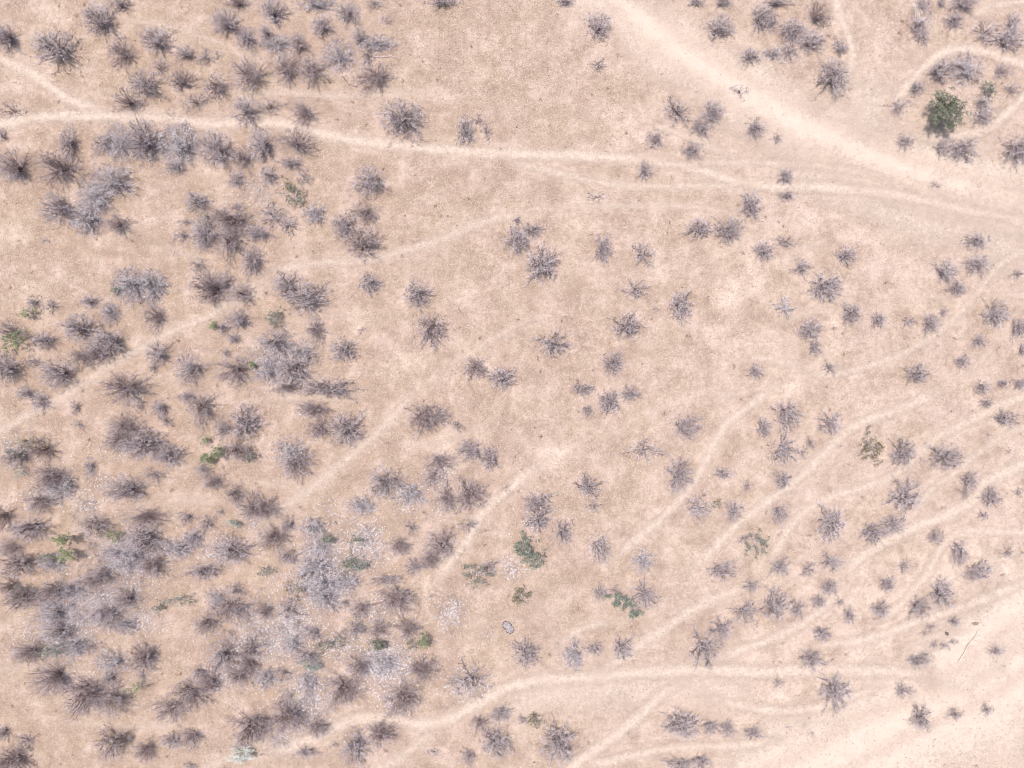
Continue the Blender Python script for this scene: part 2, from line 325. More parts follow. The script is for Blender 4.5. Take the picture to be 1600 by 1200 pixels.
# dead shrubs read off 400 x 300 px tiles enlarged four times: x,y,rx,ry,style
T = {
(0,0): "20,225,80,75,d;345,300,120,95,m;620,120,90,90,d;750,20,55,45,m;1480,10,80,45,m;975,250,90,70,m;760,330,70,90,m;1155,335,60,45,d;1275,355,50,60,s;1360,350,35,30,f;1415,145,75,75,d;1540,240,60,65,d;1555,465,100,88,d;1130,500,75,60,d;1350,535,80,75,d;1220,630,80,45,s;910,530,80,80,m;795,630,80,75,r;880,650,40,50,f;1540,690,85,80,m;1000,420,50,60,s;70,690,80,50,f;430,900,50,100,m;80,1040,100,95,d;360,1050,110,100,d;20,850,25,40,d;640,900,60,60,s;740,890,80,100,l;890,880,100,110,d;1120,900,110,120,l;1090,1040,60,50,m;1350,930,95,95,d;1515,985,65,60,d;1475,1120,50,50,l;700,1130,130,90,l;520,1115,25,30,f",
(400,0): "110,75,75,75,m;65,210,45,45,m;380,15,110,55,l;410,160,62,62,d;570,80,80,60,m;740,20,60,40,s;130,270,95,50,l;270,280,55,60,d;640,225,50,50,m;750,270,110,50,l;190,430,78,92,d;350,440,78,95,d;520,350,92,95,l;690,330,45,90,s;740,470,115,90,m;300,700,75,80,m;90,660,80,50,s;920,740,130,100,d;1310,820,50,85,d;1390,750,35,40,s;1440,820,30,60,s;250,890,110,85,m;30,900,75,95,d;225,1020,65,40,m;80,1095,60,45,m;300,1110,50,50,s;715,1140,90,90,m;1165,10,90,30,m;820,130,50,30,f;840,905,15,15,f",
(800,0): "335,10,55,30,d;540,160,85,92,d;540,400,55,40,s;1155,10,50,25,d;1300,170,85,75,d;1320,10,60,35,d;1555,110,60,90,d;1490,350,70,50,m;1420,570,60,40,f;1030,700,85,80,s;1250,700,75,65,d;1180,790,65,70,m;900,870,60,60,m;1120,940,75,55,m;825,1065,50,55,m;1520,800,70,60,m",
(1200,0): "20,130,40,80,d;60,15,100,25,m;310,90,80,90,r;150,190,80,70,d;270,260,85,70,d;140,310,80,80,s;30,340,60,40,l;455,300,50,45,m;410,480,100,110,d;960,30,50,60,l;940,160,60,90,m;970,230,40,50,s;1160,130,65,55,m;1220,25,90,50,m;1080,20,30,30,m;1370,200,90,70,s;1530,150,50,70,m;1500,240,100,80,m;1080,440,90,80,m;1240,430,100,110,l;1460,440,60,50,r;930,545,60,45,m;820,660,70,60,s;1530,560,60,50,s;1340,640,50,45,m;1340,730,60,50,m;860,880,55,55,m;1090,920,55,60,m;1215,930,92,82,m;1560,940,95,92,d;60,860,45,40,s;110,1100,55,50,m;1040,1150,45,30,f;125,1220,60,40,m",
(0,300): "360,95,85,90,m;590,40,95,90,l;540,170,90,85,l;740,205,65,60,m;1230,60,70,60,m;1480,90,40,30,s;1440,170,120,75,m;1160,185,50,25,s;1135,265,45,50,s;1270,260,65,92,d;1430,310,90,100,m;1590,250,40,50,m;1575,430,60,82,d;810,580,100,95,l;950,590,85,90,l;1240,460,50,50,s;1320,600,105,92,m;1410,560,60,55,s;1515,640,72,62,m;565,685,50,40,m;690,750,55,60,l;970,780,66,76,d;205,690,50,50,r;315,710,45,45,s;495,850,90,85,m;680,940,92,95,d;610,1010,70,70,m;510,1030,75,60,m;60,870,70,60,m;270,930,70,50,m;30,1100,80,90,m;360,1135,92,85,d;985,1010,70,60,m;960,1100,30,40,s;1185,1100,85,90,m;1490,800,70,60,m;1395,850,35,35,m;1460,915,40,35,m;1410,1005,35,35,s;1465,1110,95,90,d;200,1060,60,40,s;280,300,30,25,f",
(400,300): "100,140,85,70,s;200,200,60,60,s;30,260,70,40,m;370,140,60,60,l;685,130,85,75,d;550,210,70,75,d;670,320,100,96,d;710,570,65,60,d;190,580,80,70,m;320,660,120,90,d;1010,640,75,76,d;1095,860,96,100,d;370,860,65,75,d;120,940,90,75,m;545,985,80,65,d;280,1000,100,70,l;80,1110,90,80,l;230,1100,110,90,m;1370,1100,75,65,m;1540,1160,82,66,d;660,860,25,20,f",
(800,300): "40,290,85,95,d;130,235,60,45,d;30,175,28,25,m;190,450,102,115,d;565,350,60,90,d;820,390,70,80,s;530,30,70,30,f;770,610,80,60,s;1050,710,70,96,d;720,840,92,82,m;250,950,100,80,m;630,1070,66,72,d;1170,225,85,66,m;1355,240,85,80,d;1490,80,70,80,d;1570,370,62,60,d;1520,1120,50,45,m;900,730,30,20,f",
(1200,300): "110,310,80,35,s;485,395,62,62,m;205,470,57,52,m;360,590,92,98,d;105,720,60,62,g;515,760,66,66,d;690,795,56,52,m;260,860,70,66,d;290,970,45,50,m;385,1100,50,45,s;885,810,50,35,s;1020,820,62,60,m;1100,750,30,45,s;1110,500,72,72,d;1305,450,87,60,m;1305,305,87,60,m;1185,600,56,52,m;1570,510,50,35,s;1430,765,82,82,d;1570,850,52,62,d;1325,930,50,46,m;1215,1055,52,45,m;930,1140,80,66,m;1590,990,22,40,d",
(0,600): "150,55,52,42,d;250,110,50,60,l;465,150,30,50,s;490,255,40,30,f;780,25,120,90,d;870,140,40,40,s;1000,150,50,50,m;1040,230,40,35,s;1255,150,85,105,d;1170,80,50,40,m;1390,280,50,60,m;1530,240,90,100,d;1480,410,110,70,d;1270,530,50,40,m;1330,610,75,55,m;770,260,90,70,m;740,350,80,70,m;900,370,110,90,d;1050,440,80,80,d;560,520,35,60,l;260,410,90,75,r;100,460,80,60,m;320,580,92,75,m;375,645,95,80,l;790,660,112,76,d;960,570,80,50,s;250,740,80,62,m;1465,690,60,70,m;1570,770,80,100,m;1380,800,30,30,s;1160,835,55,50,r;900,830,132,57,m;1290,870,60,50,s;20,830,60,90,r;190,900,110,70,m;590,880,100,80,m;60,1020,70,50,m;900,970,100,95,m;780,1080,130,90,l;1100,1030,90,50,l;1200,970,60,60,l;1450,1040,110,80,m;110,1120,100,82,d;330,1120,80,60,l;950,1130,80,60,m;1260,1170,90,50,m;640,1180,60,50,m",
(400,600): "200,20,90,40,m;450,25,150,60,m;360,160,96,52,m;390,280,75,66,m;565,280,96,96,d;220,430,92,90,l;250,500,100,90,m;1040,210,85,90,d;1130,200,80,55,m;1260,260,40,40,s;1340,410,75,60,d;1460,460,60,70,d;60,780,92,72,d;200,880,45,50,m;110,960,92,80,d;355,900,76,60,l;660,760,80,50,l;790,620,72,100,m;880,600,60,60,s;960,690,90,60,l;1150,480,92,60,m;1110,580,90,70,s;1190,710,60,80,m;1330,690,92,100,m;900,1005,62,60,m;970,900,40,50,s;1160,1000,92,92,m;1090,1090,62,60,m;990,1140,56,50,m;1330,880,60,40,s;195,1080,60,50,m;370,1140,110,70,l;400,1010,80,60,l;1560,650,30,25,f;1450,1150,60,50,s",
(800,600): "440,30,66,46,d;470,160,46,42,m;610,110,80,70,d;740,60,62,50,m;1085,270,100,82,d;830,410,112,70,s;1040,570,96,102,d;470,640,86,72,m;510,765,56,42,s;160,740,90,80,m;170,850,85,70,m;320,930,66,76,m;545,1020,80,96,m;815,1100,66,70,l;1320,560,62,46,m;1470,640,36,42,s;1155,770,82,82,m;1380,790,62,66,m;1450,965,52,30,s;1570,270,52,60,d;1310,1160,86,66,m",
(1200,600): "120,190,86,92,d;390,245,72,76,m;100,410,92,92,m;215,430,36,36,s;265,370,36,36,s;100,600,66,66,d;845,435,82,86,d;1110,455,102,86,m;1480,215,76,52,m;1370,120,46,36,m;1340,20,56,46,m;1475,-5,45,30,m;1580,0,50,35,m;440,385,25,20,f;1260,600,62,60,m;1230,680,42,42,s;1390,705,66,60,d;1345,820,40,30,s;860,700,105,105,m;70,800,66,72,m;395,870,86,110,d;660,930,86,66,d;790,880,76,66,d;1050,960,56,50,m;1200,1050,60,96,d;1500,1055,46,40,s;75,1140,66,62,m;400,1110,76,56,m;255,1160,52,52,s;855,1140,56,46,s;1310,1170,82,62,d;1570,680,36,30,s;1505,420,25,20,f;1380,315,20,18,f",
(0,900): "60,60,70,60,r;130,130,90,80,m;330,90,82,70,m;600,20,100,50,m;440,90,90,60,l;780,150,72,82,d;650,240,100,82,d;330,230,92,82,l;780,310,80,50,l;360,350,90,60,m;180,480,80,60,m;470,440,80,60,l;560,450,60,40,s;700,540,100,70,l;890,510,80,92,m;320,640,112,92,d;530,740,112,110,d;680,640,46,40,m;700,780,112,92,d;1470,90,60,50,r;1430,200,112,72,m;1290,300,80,72,d;1350,140,60,60,l;1390,500,92,92,m;1560,460,70,80,m;1550,560,80,70,m;1490,620,70,50,m;1240,610,60,52,m;1310,670,80,72,m;1180,740,110,90,d;1060,830,92,80,d;1560,960,112,92,m;700,1040,92,90,m;820,1010,25,22,d;910,1090,62,60,m;1070,1030,62,46,m;1190,1010,92,60,m;150,1040,60,60,s;60,1160,110,82,m;890,630,35,30,s;20,980,40,40,m;1190,1190,50,25,s",
(400,900): "50,220,56,62,m;200,210,70,60,s;420,60,92,90,l;560,30,80,60,l;440,140,80,60,l;560,165,28,26,d;660,200,72,60,m;880,140,110,80,m;820,20,100,32,m;345,350,66,46,d;630,330,60,52,m;770,330,60,62,m;950,330,86,70,m;320,510,80,52,m;650,570,62,72,d;1030,590,102,70,m;160,610,80,52,s;320,660,60,60,l;540,710,100,90,d;920,770,110,102,d;1340,660,130,110,s;190,880,110,92,m;380,950,62,60,m;20,910,60,80,m;770,990,110,82,d;610,1080,80,92,m;490,1060,32,26,f;310,1110,70,42,m;1330,1125,52,50,m;1110,1100,40,30,f;1400,920,62,52,m;1530,860,66,52,d;1500,1040,100,82,d;230,420,60,60,l;60,640,70,60,l;800,540,80,70,l",
(800,900): "550,100,46,50,m;640,90,42,32,s;830,120,86,86,m;90,480,86,86,d;390,490,72,92,l;515,455,52,42,m;690,455,76,70,m;1200,450,92,112,m;1310,330,76,80,m;1460,220,76,76,m;1500,60,56,46,m;70,900,42,30,s;290,1040,120,110,d;1055,930,105,96,d;1240,940,60,46,m;1350,950,46,60,m;1510,980,56,46,m;1050,1180,90,50,m;1180,1160,70,45,m",
(1200,900): "45,180,90,100,d;185,210,50,62,m;320,160,52,56,m;385,70,56,50,d;450,165,32,30,s;510,250,46,56,m;340,360,56,50,d;280,520,76,76,m;420,720,96,112,d;65,665,36,36,s;750,50,52,52,d;700,210,66,56,m;945,195,82,66,m;1085,110,72,92,d;1160,285,42,32,m;1020,320,46,30,s;975,355,26,20,s;1040,430,40,32,s;1100,435,36,26,s;1155,410,30,26,s;935,525,72,56,m;1430,470,56,50,r;845,715,70,46,r;955,890,72,86,m;1170,870,60,46,r;1370,840,42,46,r;130,945,25,18,f;270,980,22,18,f",
}
SHRUBS = []
for (tx, ty), s in T.items():
    for e in s.split(";"):
        u, v, a, b_, st = e.split(",")
        X_, Y_ = tx+float(u)/4, ty+float(v)/4
        if st in 'md' and (X_*7+Y_*13) % 10 < (7 if Y_ > 560 else 3) and X_ < 760: st = 'b'
        g_ = 1.11 if X_ < 760 and st in 'bmdl' else 1.04
        SHRUBS.append((X_, Y_, float(a)/4*g_, float(b_)/4*g_, st))

# living shrubs: x, y, rx, ry, leaf colour, height m, leaf amount, label
GREENS = [
 (1550,135,11,10,'grey',1.3,0.8,"small grey green leafy shrub just right of the big leafy tree"),
 (449,290,10,9,'olive',1.1,0.6,"small sparse olive plant touching a dark green shrub at upper left"),
 (457,305,15,15,'dark',1.5,0.8,"dark green leafy shrub standing alone right of the upper left cluster"),
 (426,496,15,14,'grey',1.4,0.9,"grey green shrub below the trail, above a dense lavender thicket"),
 (9,533,16,15,'bright',2.4,1.0,"bright green leafy plant cut by the left edge"),
 (38,487,7,7,'bright',1.6,0.7,"tiny bright green plant beside a reddish bare shrub"),
 (28,521,9,8,'bright',1.6,0.35,"thin yellow green sprig right of the bright plant at left edge"),
 (38,693,19,9,'olive',1.8,0.7,"loose olive green shrub above the big reddish left thicket"),
 (18,710,15,12,'grey',1.7,0.7,"dull green shrub at the left edge beside reddish twigs"),
 (26,737,13,9,'teal',1.2,0.5,"pale washed out green plant below the dull green left shrub"),
 (319,717,8,10,'bright',1.9,0.9,"bright lime green sprig, left one of a pair by a dark thicket"),
 (337,705,9,11,'bright',1.9,0.9,"bright lime green sprig, right one of a pair by a dark thicket"),
 (319,687,5,4,'bright',1.2,0.5,"tiny lime tuft above the pair of bright sprigs"),
 (387,713,8,8,'grey',1.2,0.6,"small grey green tuft at the right end of a dark thicket"),
 (318,336,8,8,'olive',1.2,0.35,"faint yellow green plant above a dark shrub in the tangled left cluster"),
 (92,845,12,9,'bright',2.9,1.0,"tall bright green plant with a dark shadow beside it"),
 (98,870,11,10,'bright',2.5,1.0,"green lower clump under the tall bright plant"),
 (68,872,6,6,'rich',1.4,0.6,"tiny green clump left of the tall bright plant"),
 (174,836,10,8,'bright',1.2,0.7,"small fresh green plant among the pale lower left thicket"),
 (364,818,10,7,'teal',1.2,0.6,"small teal green plant above white leaf litter"),
 (817,859,18,17,'rich',2.0,1.25,"rich green bush, largest of the green plants below centre"),
 (837,878,16,13,'rich',1.8,0.9,"green lower arm of bush reaching toward the lower right"),
 (742,898,22,22,'grey',1.7,0.85,"grey green shrub left of the white litter patch"),
 (813,933,16,15,'olive',1.3,0.8,"small olive green shrub above the small grey rimmed pit"),
 (970,941,18,12,'rich',1.8,1.2,"green bush lying against a grey bare shrub below centre"),
 (992,958,9,9,'rich',1.4,0.9,"small green clump at the lower end of the below centre bush"),
 (1187,852,19,23,'grey',1.9,0.9,"grey green shrub touching a pale trail right of centre"),
 (1364,697,20,20,'olive',1.6,0.95,"olive green shrub with spread arms between two right hand trails"),
 (1121,788,8,6,'olive',0.9,0.5,"tiny yellowish plant left of a round grey shrub"),
 (836,1128,13,10,'olive',1.2,0.7,"small olive plant above the big round bottom shrub"),
 (590,1010,11,9,'dark',1.6,1.0,"compact dark green plant above the white litter patch"),
 (662,1003,10,10,'bright',1.9,0.9,"fresh green plant at the upper right of the white litter patch"),
 (645,1010,12,9,'olive',1.5,0.5,"loose olive plant left of the fresh green one above litter"),
 (525,1000,19,15,'olive',1.5,0.55,"sparse olive shrub left of the compact dark green plant"),
 (505,1010,10,9,'dark',1.5,0.6,"dark leafy shrub at the lower left of the sparse olive shrub"),
 (488,1042,13,9,'teal',1.3,0.9,"pale teal plant at the foot of a bare shrub"),
 (77,1020,19,10,'rich',1.7,0.9,"low green shrub inside the lower left grey thicket"),
 (268,943,17,9,'rich',2.4,0.7,"green plant stretched sideways on open soil with a dark shadow"),
 (242,952,7,5,'dark',1.4,0.5,"tiny green tuft left of the sideways green plant"),
 (207,1078,13,9,'bright',2.0,0.6,"pale green plant left of a dark shadow in the lower left"),
 (178,1160,13,10,'olive',1.4,0.6,"dull olive growth inside a bare shrub near the bottom left"),
 (27,925,15,15,'grey',1.7,0.6,"dull grey green shrub at the left edge in reddish twigs"),
 (542,880,12,9,'dark',1.6,0.8,"dark green plant at the foot of a leaning stick"),
 (560,886,12,9,'rich',1.8,0.9,"fresh green plant just right of the dark one by the leaning stick"),
 (511,843,8,6,'dark',1.5,0.8,"small green plant with a dark shadow above the pale litter"),
 (557,843,8,5,'dark',0.9,0.6,"tiny dark green tuft at the top of the pale litter"),
 (457,921,21,17,'olive',1.4,0.6,"broad brownish olive shrub right of the middle of the lower left"),
 (412,893,12,10,'dark',1.4,0.5,"dark olive shrub beside brown seedlings at lower left"),
 (230,441,7,7,'dark',1.0,0.7,"small dark green tuft inside the pale left thicket"),
 (180,452,4,4,'dark',0.7,0.6,"tiny dark tuft at the left end of the pale left thicket"),
 (377,1182,21,11,'white',1.3,1.3,"silvery white shrub at the bottom edge"),
 (332,508,5,4,'bright',0.8,0.6,"tiny green tuft left of small grey shrubs at left"),
 (393,571,4,4,'bright',0.8,0.6,"tiny green tuft at the edge of a round dense left shrub"),
]
TREE = (1483,168,35,33)

# white / grey leaf litter: x, y, rx, ry, amount (0..1), whiteness
LITTER = [
 (600,1035,55,42,1.0,1.0),(706,955,25,27,.55,1.0),(800,888,26,18,.5,1.0),(572,845,32,26,.8,.95),(560,870,50,25,.4,.8),(500,870,35,50,.6,.8),
 (500,915,60,35,.8,.8),(640,790,22,14,.2,.9),(566,790,22,13,.35,.9),(395,825,16,14,.5,1.0),(200,870,60,50,.8,.35),(110,965,60,45,.8,.42),
 (170,935,60,40,.6,.4),(100,1010,50,25,.6,.5),(225,970,30,20,.4,.9),(40,985,30,20,.15,.8),(455,975,50,40,.7,.75),(480,1090,50,50,.6,.8),
 (437,1155,26,16,.5,.95),(420,1010,35,30,.5,.7),(385,960,30,30,.4,.6),(130,790,25,25,.3,.95),(165,755,20,15,.25,.9),(270,860,30,20,.3,.7),
 (340,860,40,30,.4,.6),(530,1010,30,20,.5,1.0),(610,1100,25,25,.4,.9),(205,450,25,25,.4,.7),(240,450,25,22,.4,.7),(140,330,30,30,.4,.5),
 (275,230,35,35,.4,.6),(225,230,30,30,.3,.6),(175,225,25,25,.25,.6),(430,80,30,18,.25,.6),(15,275,18,12,.3,.8),(90,1060,40,25,.2,.6),
 (700,790,30,20,.25,.7),(640,770,40,15,.35,.8),(690,740,30,20,.3,.7),(838,820,20,18,.35,.9),(895,1025,18,16,.35,.9),(1003,875,16,16,.3,.9),
 (720,1070,30,30,.3,.8),(1000,930,20,20,.15,.6),(1360,110,10,10,.1,.6),(1535,180,25,25,.3,.9),(1215,85,30,12,.25,.7),(1440,30,16,20,.2,.6),
 (350,450,30,25,.25,.5),(430,560,45,35,.4,.5),(455,600,40,25,.3,.5),(490,640,25,20,.2,.6),(205,615,30,20,.2,.5),(200,690,40,30,.35,.5),
 (380,1010,35,40,.5,.5),(350,1060,40,30,.35,.5),(160,1080,50,30,.35,.5),(230,1030,20,30,.3,.5),(25,700,30,25,.3,.5),(90,745,30,30,.35,.6),
 (60,780,30,20,.3,.7),(570,1160,30,25,.2,.5),(460,1120,40,30,.35,.6),(580,960,60,20,.3,.8),(520,800,30,20,.15,.8),(620,930,40,20,.3,.7),
 (320,360,40,30,.25,.5),(365,360,40,35,.3,.5),(405,300,40,30,.2,.5),(675,850,30,20,.15,.6),(770,985,10,18,.15,1.0),(30,1010,30,20,.15,.6),
]

# ---------------------------------------------------------------- geometry fields
def poly(s): return [tuple(float(q) for q in p.split(",")) for p in s.split()]

def smooth_line(pts, step):
    """Catmull-Rom through the points (any number of columns), resampled"""
    p = np.array(pts, float); p = np.vstack([2*p[0]-p[1], p, 2*p[-1]-p[-2]]); out = []
    for i in range(1, len(p)-2):
        L = np.linalg.norm(p[i+1][:2]-p[i][:2]); k = max(2, int(L/step))
        for t in np.linspace(0, 1, k, endpoint=False):
            out.append(0.5*((2*p[i])+(-p[i-1]+p[i+1])*t+(2*p[i-1]-5*p[i]+4*p[i+1]-p[i+2])*t*t+(-p[i-1]+3*p[i]-3*p[i+1]+p[i+2])*t**3))
    out.append(p[-2]); return np.array(out)

lines = []
for lab, w, s in TRAILS:
    q = smooth_line(poly(s), 8.0); X = np.stack([(q[:, 0]-800)*M_PER_PX, (600-q[:, 1])*M_PER_PX], 1)
    lines.append((lab, X, np.full(len(X), w*M_PER_PX*0.5)))
washes = []
for lab, s in WASHES:
    q = smooth_line(poly(s), 12.0); X = np.stack([(q[:, 0]-800)*M_PER_PX, (600-q[:, 1])*M_PER_PX], 1)
    washes.append((lab, X, q[:, 2]*M_PER_PX*0.5))

def barren(x, y, grow=1.0):
    """1 in the middle of a trail or bare sand, 0 away from them"""
    out = np.zeros(len(x))
    for lab, X, hw in lines + washes:
        lo, hi = X.min(0)-hw.max()*1.6, X.max(0)+hw.max()*1.6
        k = np.where((x > lo[0]) & (x < hi[0]) & (y > lo[1]) & (y < hi[1]))[0]
        for c in range(0, len(k), 20000):
            kk = k[c:c+20000]
            d = np.hypot(x[kk, None]-X[None, :, 0], y[kk, None]-X[None, :, 1])/(hw[None, :]*grow)
            out[kk] = np.maximum(out[kk], np.clip(1.25-d.min(1), 0, 1))
    return out

# ---------------------------------------------------------------- the ground: one sheet to the horizon
inner = np.arange(-56, 56.01, 0.5)
outer = 56*np.power(1.22, np.arange(1, 19))
ax = np.concatenate([-outer[::-1], inner, outer])
gx, gy = np.meshgrid(ax, ax, indexing='xy'); nx = len(ax)
fade = np.clip(1-(np.maximum(np.abs(gx), np.abs(gy))-56)/60, 0, 1)
gzv = gz(gx, gy)*fade
idx = np.arange(nx*nx).reshape(nx, nx)
gf = np.stack([idx[:-1, :-1], idx[:-1, 1:], idx[1:, 1:], idx[1:, :-1]], -1).reshape(-1, 4)
# weathered pale soil spreading out from the trails, and paler soil toward the right and bottom
pale = 0.30*barren(gx.ravel(), gy.ravel(), 2.6)
pale += 0.55*np.clip((gx.ravel()-5)/45, 0, 1)*np.clip((8-gy.ravel())/40, 0, 1)
pale += 0.15*np.exp(-((gx.ravel()-26)**2+(gy.ravel()-14)**2)/240.0)
for (sx_, sy_, sr_) in ((718,462,22),(655,436,20),(786,425,12),(1175,425,26),(983,210,30),(905,335,50),(560,505,22),(1145,460,22),(1110,520,18),
                     (960,625,25),(840,735,32),(1365,630,16),(1320,30,26),(1335,150,26),(640,560,20),(60,20,30),(30,110,30),(20,360,26),(60,460,30),(1225,600,30),(700,690,20),(1300,500,22),(1440,470,22),(500,520,18),(870,710,26),(1030,430,20),(750,560,24)):
    pale += (0.18 if sr_ > 30 else 0.40)*np.exp(-(((gx.ravel()-(sx_-800)*M_PER_PX)**2+(gy.ravel()-(600-sy_)*M_PER_PX)**2)/(sr_*M_PER_PX)**2))
g_me = mesh_np("ground", np.stack([gx.ravel(), gy.ravel(), gzv.ravel()], 1), gf, MAT_GROUND, True, {"pale": np.clip(pale, 0, 1)})
tag(link("ground", g_me), "dry tan soil with short straw grass, paler toward the lower right", "ground", kind="structure")

def strip(name, X, hw, mat, z, across, label, cat, strength=1.0):
    d = np.gradient(X, axis=0); d /= np.linalg.norm(d, axis=1, keepdims=True); nrm = np.stack([-d[:, 1], d[:, 0]], 1)
    wob = 1 + 0.22*np.sin(np.arange(len(X))*0.9 + rnd.random()*6) * np.cos(np.arange(len(X))*0.37 + rnd.random()*6)
    n = len(X); V = []; E = []
    s = np.concatenate([[0], np.cumsum(np.linalg.norm(np.diff(X, axis=0), axis=1))]); L = s[-1]
    inside = lambda p: abs(p[0]) < 47.4 and abs(p[1]) < 35.6
    end = np.minimum(np.clip(s/3.2, 0, 1) if inside(X[0]) else 1, np.clip((L-s)/3.2, 0, 1) if inside(X[-1]) else 1)*np.ones(n)
    for t in across:
        p = X + nrm*(hw*wob*t*1.75)[:, None]
        V.append(np.column_stack([p, gz(p[:, 0], p[:, 1])+z])); E.append(strength*(1-abs(t)**1.6)*(0.15+0.85*end))
    m = len(across); V = np.stack(V, 1).reshape(-1, 3); E = np.stack(E, 1).ravel()
    I = np.arange(n*m).reshape(n, m)
    F = np.stack([I[:-1, :-1], I[:-1, 1:], I[1:, 1:], I[1:, :-1]], -1).reshape(-1, 4)
    me = mesh_np(name, V, F, mat, True, {"edge": E})
    if me.polygons[0].normal.z < 0: me.flip_normals()
    tag(link(name, me), label, cat, kind="structure")

z = 0.010
for lab, X, hw in washes:
    strip("bare_sand", X, hw, MAT_WASH, z, np.linspace(-1, 1, 15), lab, "bare sand", 1.25 if ("corner" in lab or "broad pale" in lab) else .75); z += 0.0012
for lab, X, hw in lines:
    strip("path", X, hw*(1.6 if 'worn line' in lab else 1.1 if hw[0] > .4 else 1.28), MAT_PATH, z, np.linspace(-1, 1, 9), lab, "trail", (.36 if "worn line" in lab else 1.0 if hw[0] > .40 else .92 if hw[0] > .31 else .82 if hw[0] > .26 else .68)*(.86 if X[:, 0].mean() < -4 and hw[0] < .4 else 1.0)); z += 0.0012

# ---------------------------------------------------------------- bare shrubs
def rot_about(v, ax, a):
    ax = ax/np.linalg.norm(ax); c, s_ = math.cos(a), math.sin(a)
    return v*c + np.cross(ax, v)*s_ + ax*np.dot(ax, v)*(1-c)

def grow_shrub(seed, stems, side, sub, low=0.15, high=1.25, thick=1.0, gap=0.25, wild=0.0, tipfine=1.0):
    """unit shrub: stems fan out to a rounded crown of radius 1, height about 0.8 -> (dark branch segments, twig segments)"""
    r = np.random.RandomState(seed); B, Tw = [], []
    ph = r.uniform(0, 6.28, 3); holes = [r.uniform(0, 6.28) for _ in range(1+int(gap > .6))]
    lean = r.normal(0, .17, 2)
    for i in range(stems):
        az = 2.39996*i + r.uniform(-.3, .3)
        rad = math.sqrt((i+.6)/stems)*r.uniform(.88, 1.06)              # where the stem tip sits on the crown
        lobe = 1 + .10*math.sin(2*az+ph[0]) + .11*math.sin(3*az+ph[1]) + .05*math.sin(5*az+ph[2])
        if any(abs((az-h_+math.pi) % 6.2832-math.pi) < .48 for h_ in holes) and r.rand() < gap+.2: lobe *= .5
        if r.rand() < wild: lobe *= 1.18
        rad *= lobe
        top = np.array([math.cos(az)*rad+lean[0], math.sin(az)*rad+lean[1], max(.10, (high-low)*.70*math.sqrt(max(.05, 1-(rad*.9)**2))+low*.5)*r.uniform(.75, 1.08)])
        base = np.array([r.normal(0, .06), r.normal(0, .06), 0.0]); L = np.linalg.norm(top-base)
        mid = (base+top)*.5 + np.array([0, 0, .10]) + r.normal(0, .07, 3); p = base; k = 6
        r0 = 0.0165*thick*r.uniform(.7, 1.3)
        for j in range(k):
            t = (j+1)/k; q = (1-t)**2*base+2*(1-t)*t*mid+t*t*top + r.normal(0, .022, 3); q[2] = max(q[2], .015)
            ra, rb = r0*(1-.75*j/k), r0*(1-.75*(j+1)/k)
            (B if j < 5 else Tw).append([*p, *q, ra, rb])
            d2 = (q-p)/max(1e-6, np.linalg.norm(q-p))
            if j >= 1:
                for _ in range(side if r.rand() < .85 else side-1):
                    e = rot_about(d2, np.cross(d2, r.normal(0, 1, 3)), r.uniform(.45, 1.15)); l2 = r.uniform(.12, .27)*(1.1-.05*j)
                    pp = p + (q-p)*r.rand(); rt = 0.0088*thick*tipfine
                    D = B if (j < 5 and r.rand() < .30) else Tw
                    for jj in range(3):
                        e2 = e + r.normal(0, .28, 3); e2 /= np.linalg.norm(e2); qq = pp + e2*l2/3; qq[2] = max(qq[2], .01)
                        D.append([*pp, *qq, rt*(1-.2*jj), rt*(.8-.2*jj)+.001])
                        for _ in range(sub):
                            e3 = e2 + r.normal(0, .6, 3); e3 /= np.linalg.norm(e3)
                            q3 = qq + e3*l2*r.uniform(.2, .5); q3[2] = max(q3[2], .01)
                            D.append([*qq, *q3, rt*.7, rt*.4])
                        pp = qq
            p = q
    return B, Tw

STYLE = {   # stems, side, sub, low, high, thick, gap, wild, tipfine, variants, branch mat, twig mat
 'd': (36, 3, 1, .10, 1.30, 1.00, .4, .10, 1.05, 9, MAT_BRANCH, MAT_TWIG),
 'm': (27, 3, 1, .10, 1.20, 0.95, .9, .12, 1.05, 10, MAT_BRANCH, MAT_TWIG),
 'b': (30, 3, 1, .10, 1.20, 0.90, .9, .15, 1.0, 9, MAT_BRANCH_RED, MAT_TWIG_MAUVE),
 'g': (18, 3, 1, .10, 1.15, 1.1, .5, .10, 1.3, 1, MAT_TWIG, MAT_TWIG_PALE),
 's': (12, 3, 1, .08, .9, 0.95, .9, .25, 1.1, 6, MAT_BRANCH, MAT_TWIG),
 'r': (20, 3, 1, .10, 1.1, 0.95, .9, .15, 1.0, 4, MAT_BRANCH_RED, MAT_TWIG_RED),
 'l': (22, 3, 1, .05, 1.0, .85, .9, .08, 1.15, 7, MAT_BRANCH_PALE, MAT_TWIG_PALE),
 'f': (7, 2, 1, .05, .8, 1.1, .8, .1, 1.2, 3, MAT_BRANCH_RED, MAT_TWIG_RED),
}
PROTO = {}; sd_ = 100
for st, a in STYLE.items():
    PROTO[st] = []
    for v in range(a[9]):
        sd_ += 1
        B, Tw = grow_shrub(sd_, *a[:9])
        vb, fb = tubes(B, 4); vt, ft = tubes(Tw, 3)
        ext = np.percentile(np.hypot(vt[:, 0], vt[:, 1]), 92)
        cen = np.array([vt[:, 0].mean(), vt[:, 1].mean(), 0])*0.7
        vb = (vb-cen)/ext; vt = (vt-cen)/ext
        PROTO[st].append((mesh_np("bare_branches", vb, fb, a[10]), mesh_np("bare_twigs", vt, ft, a[11]), (vb, fb, vt, ft)))

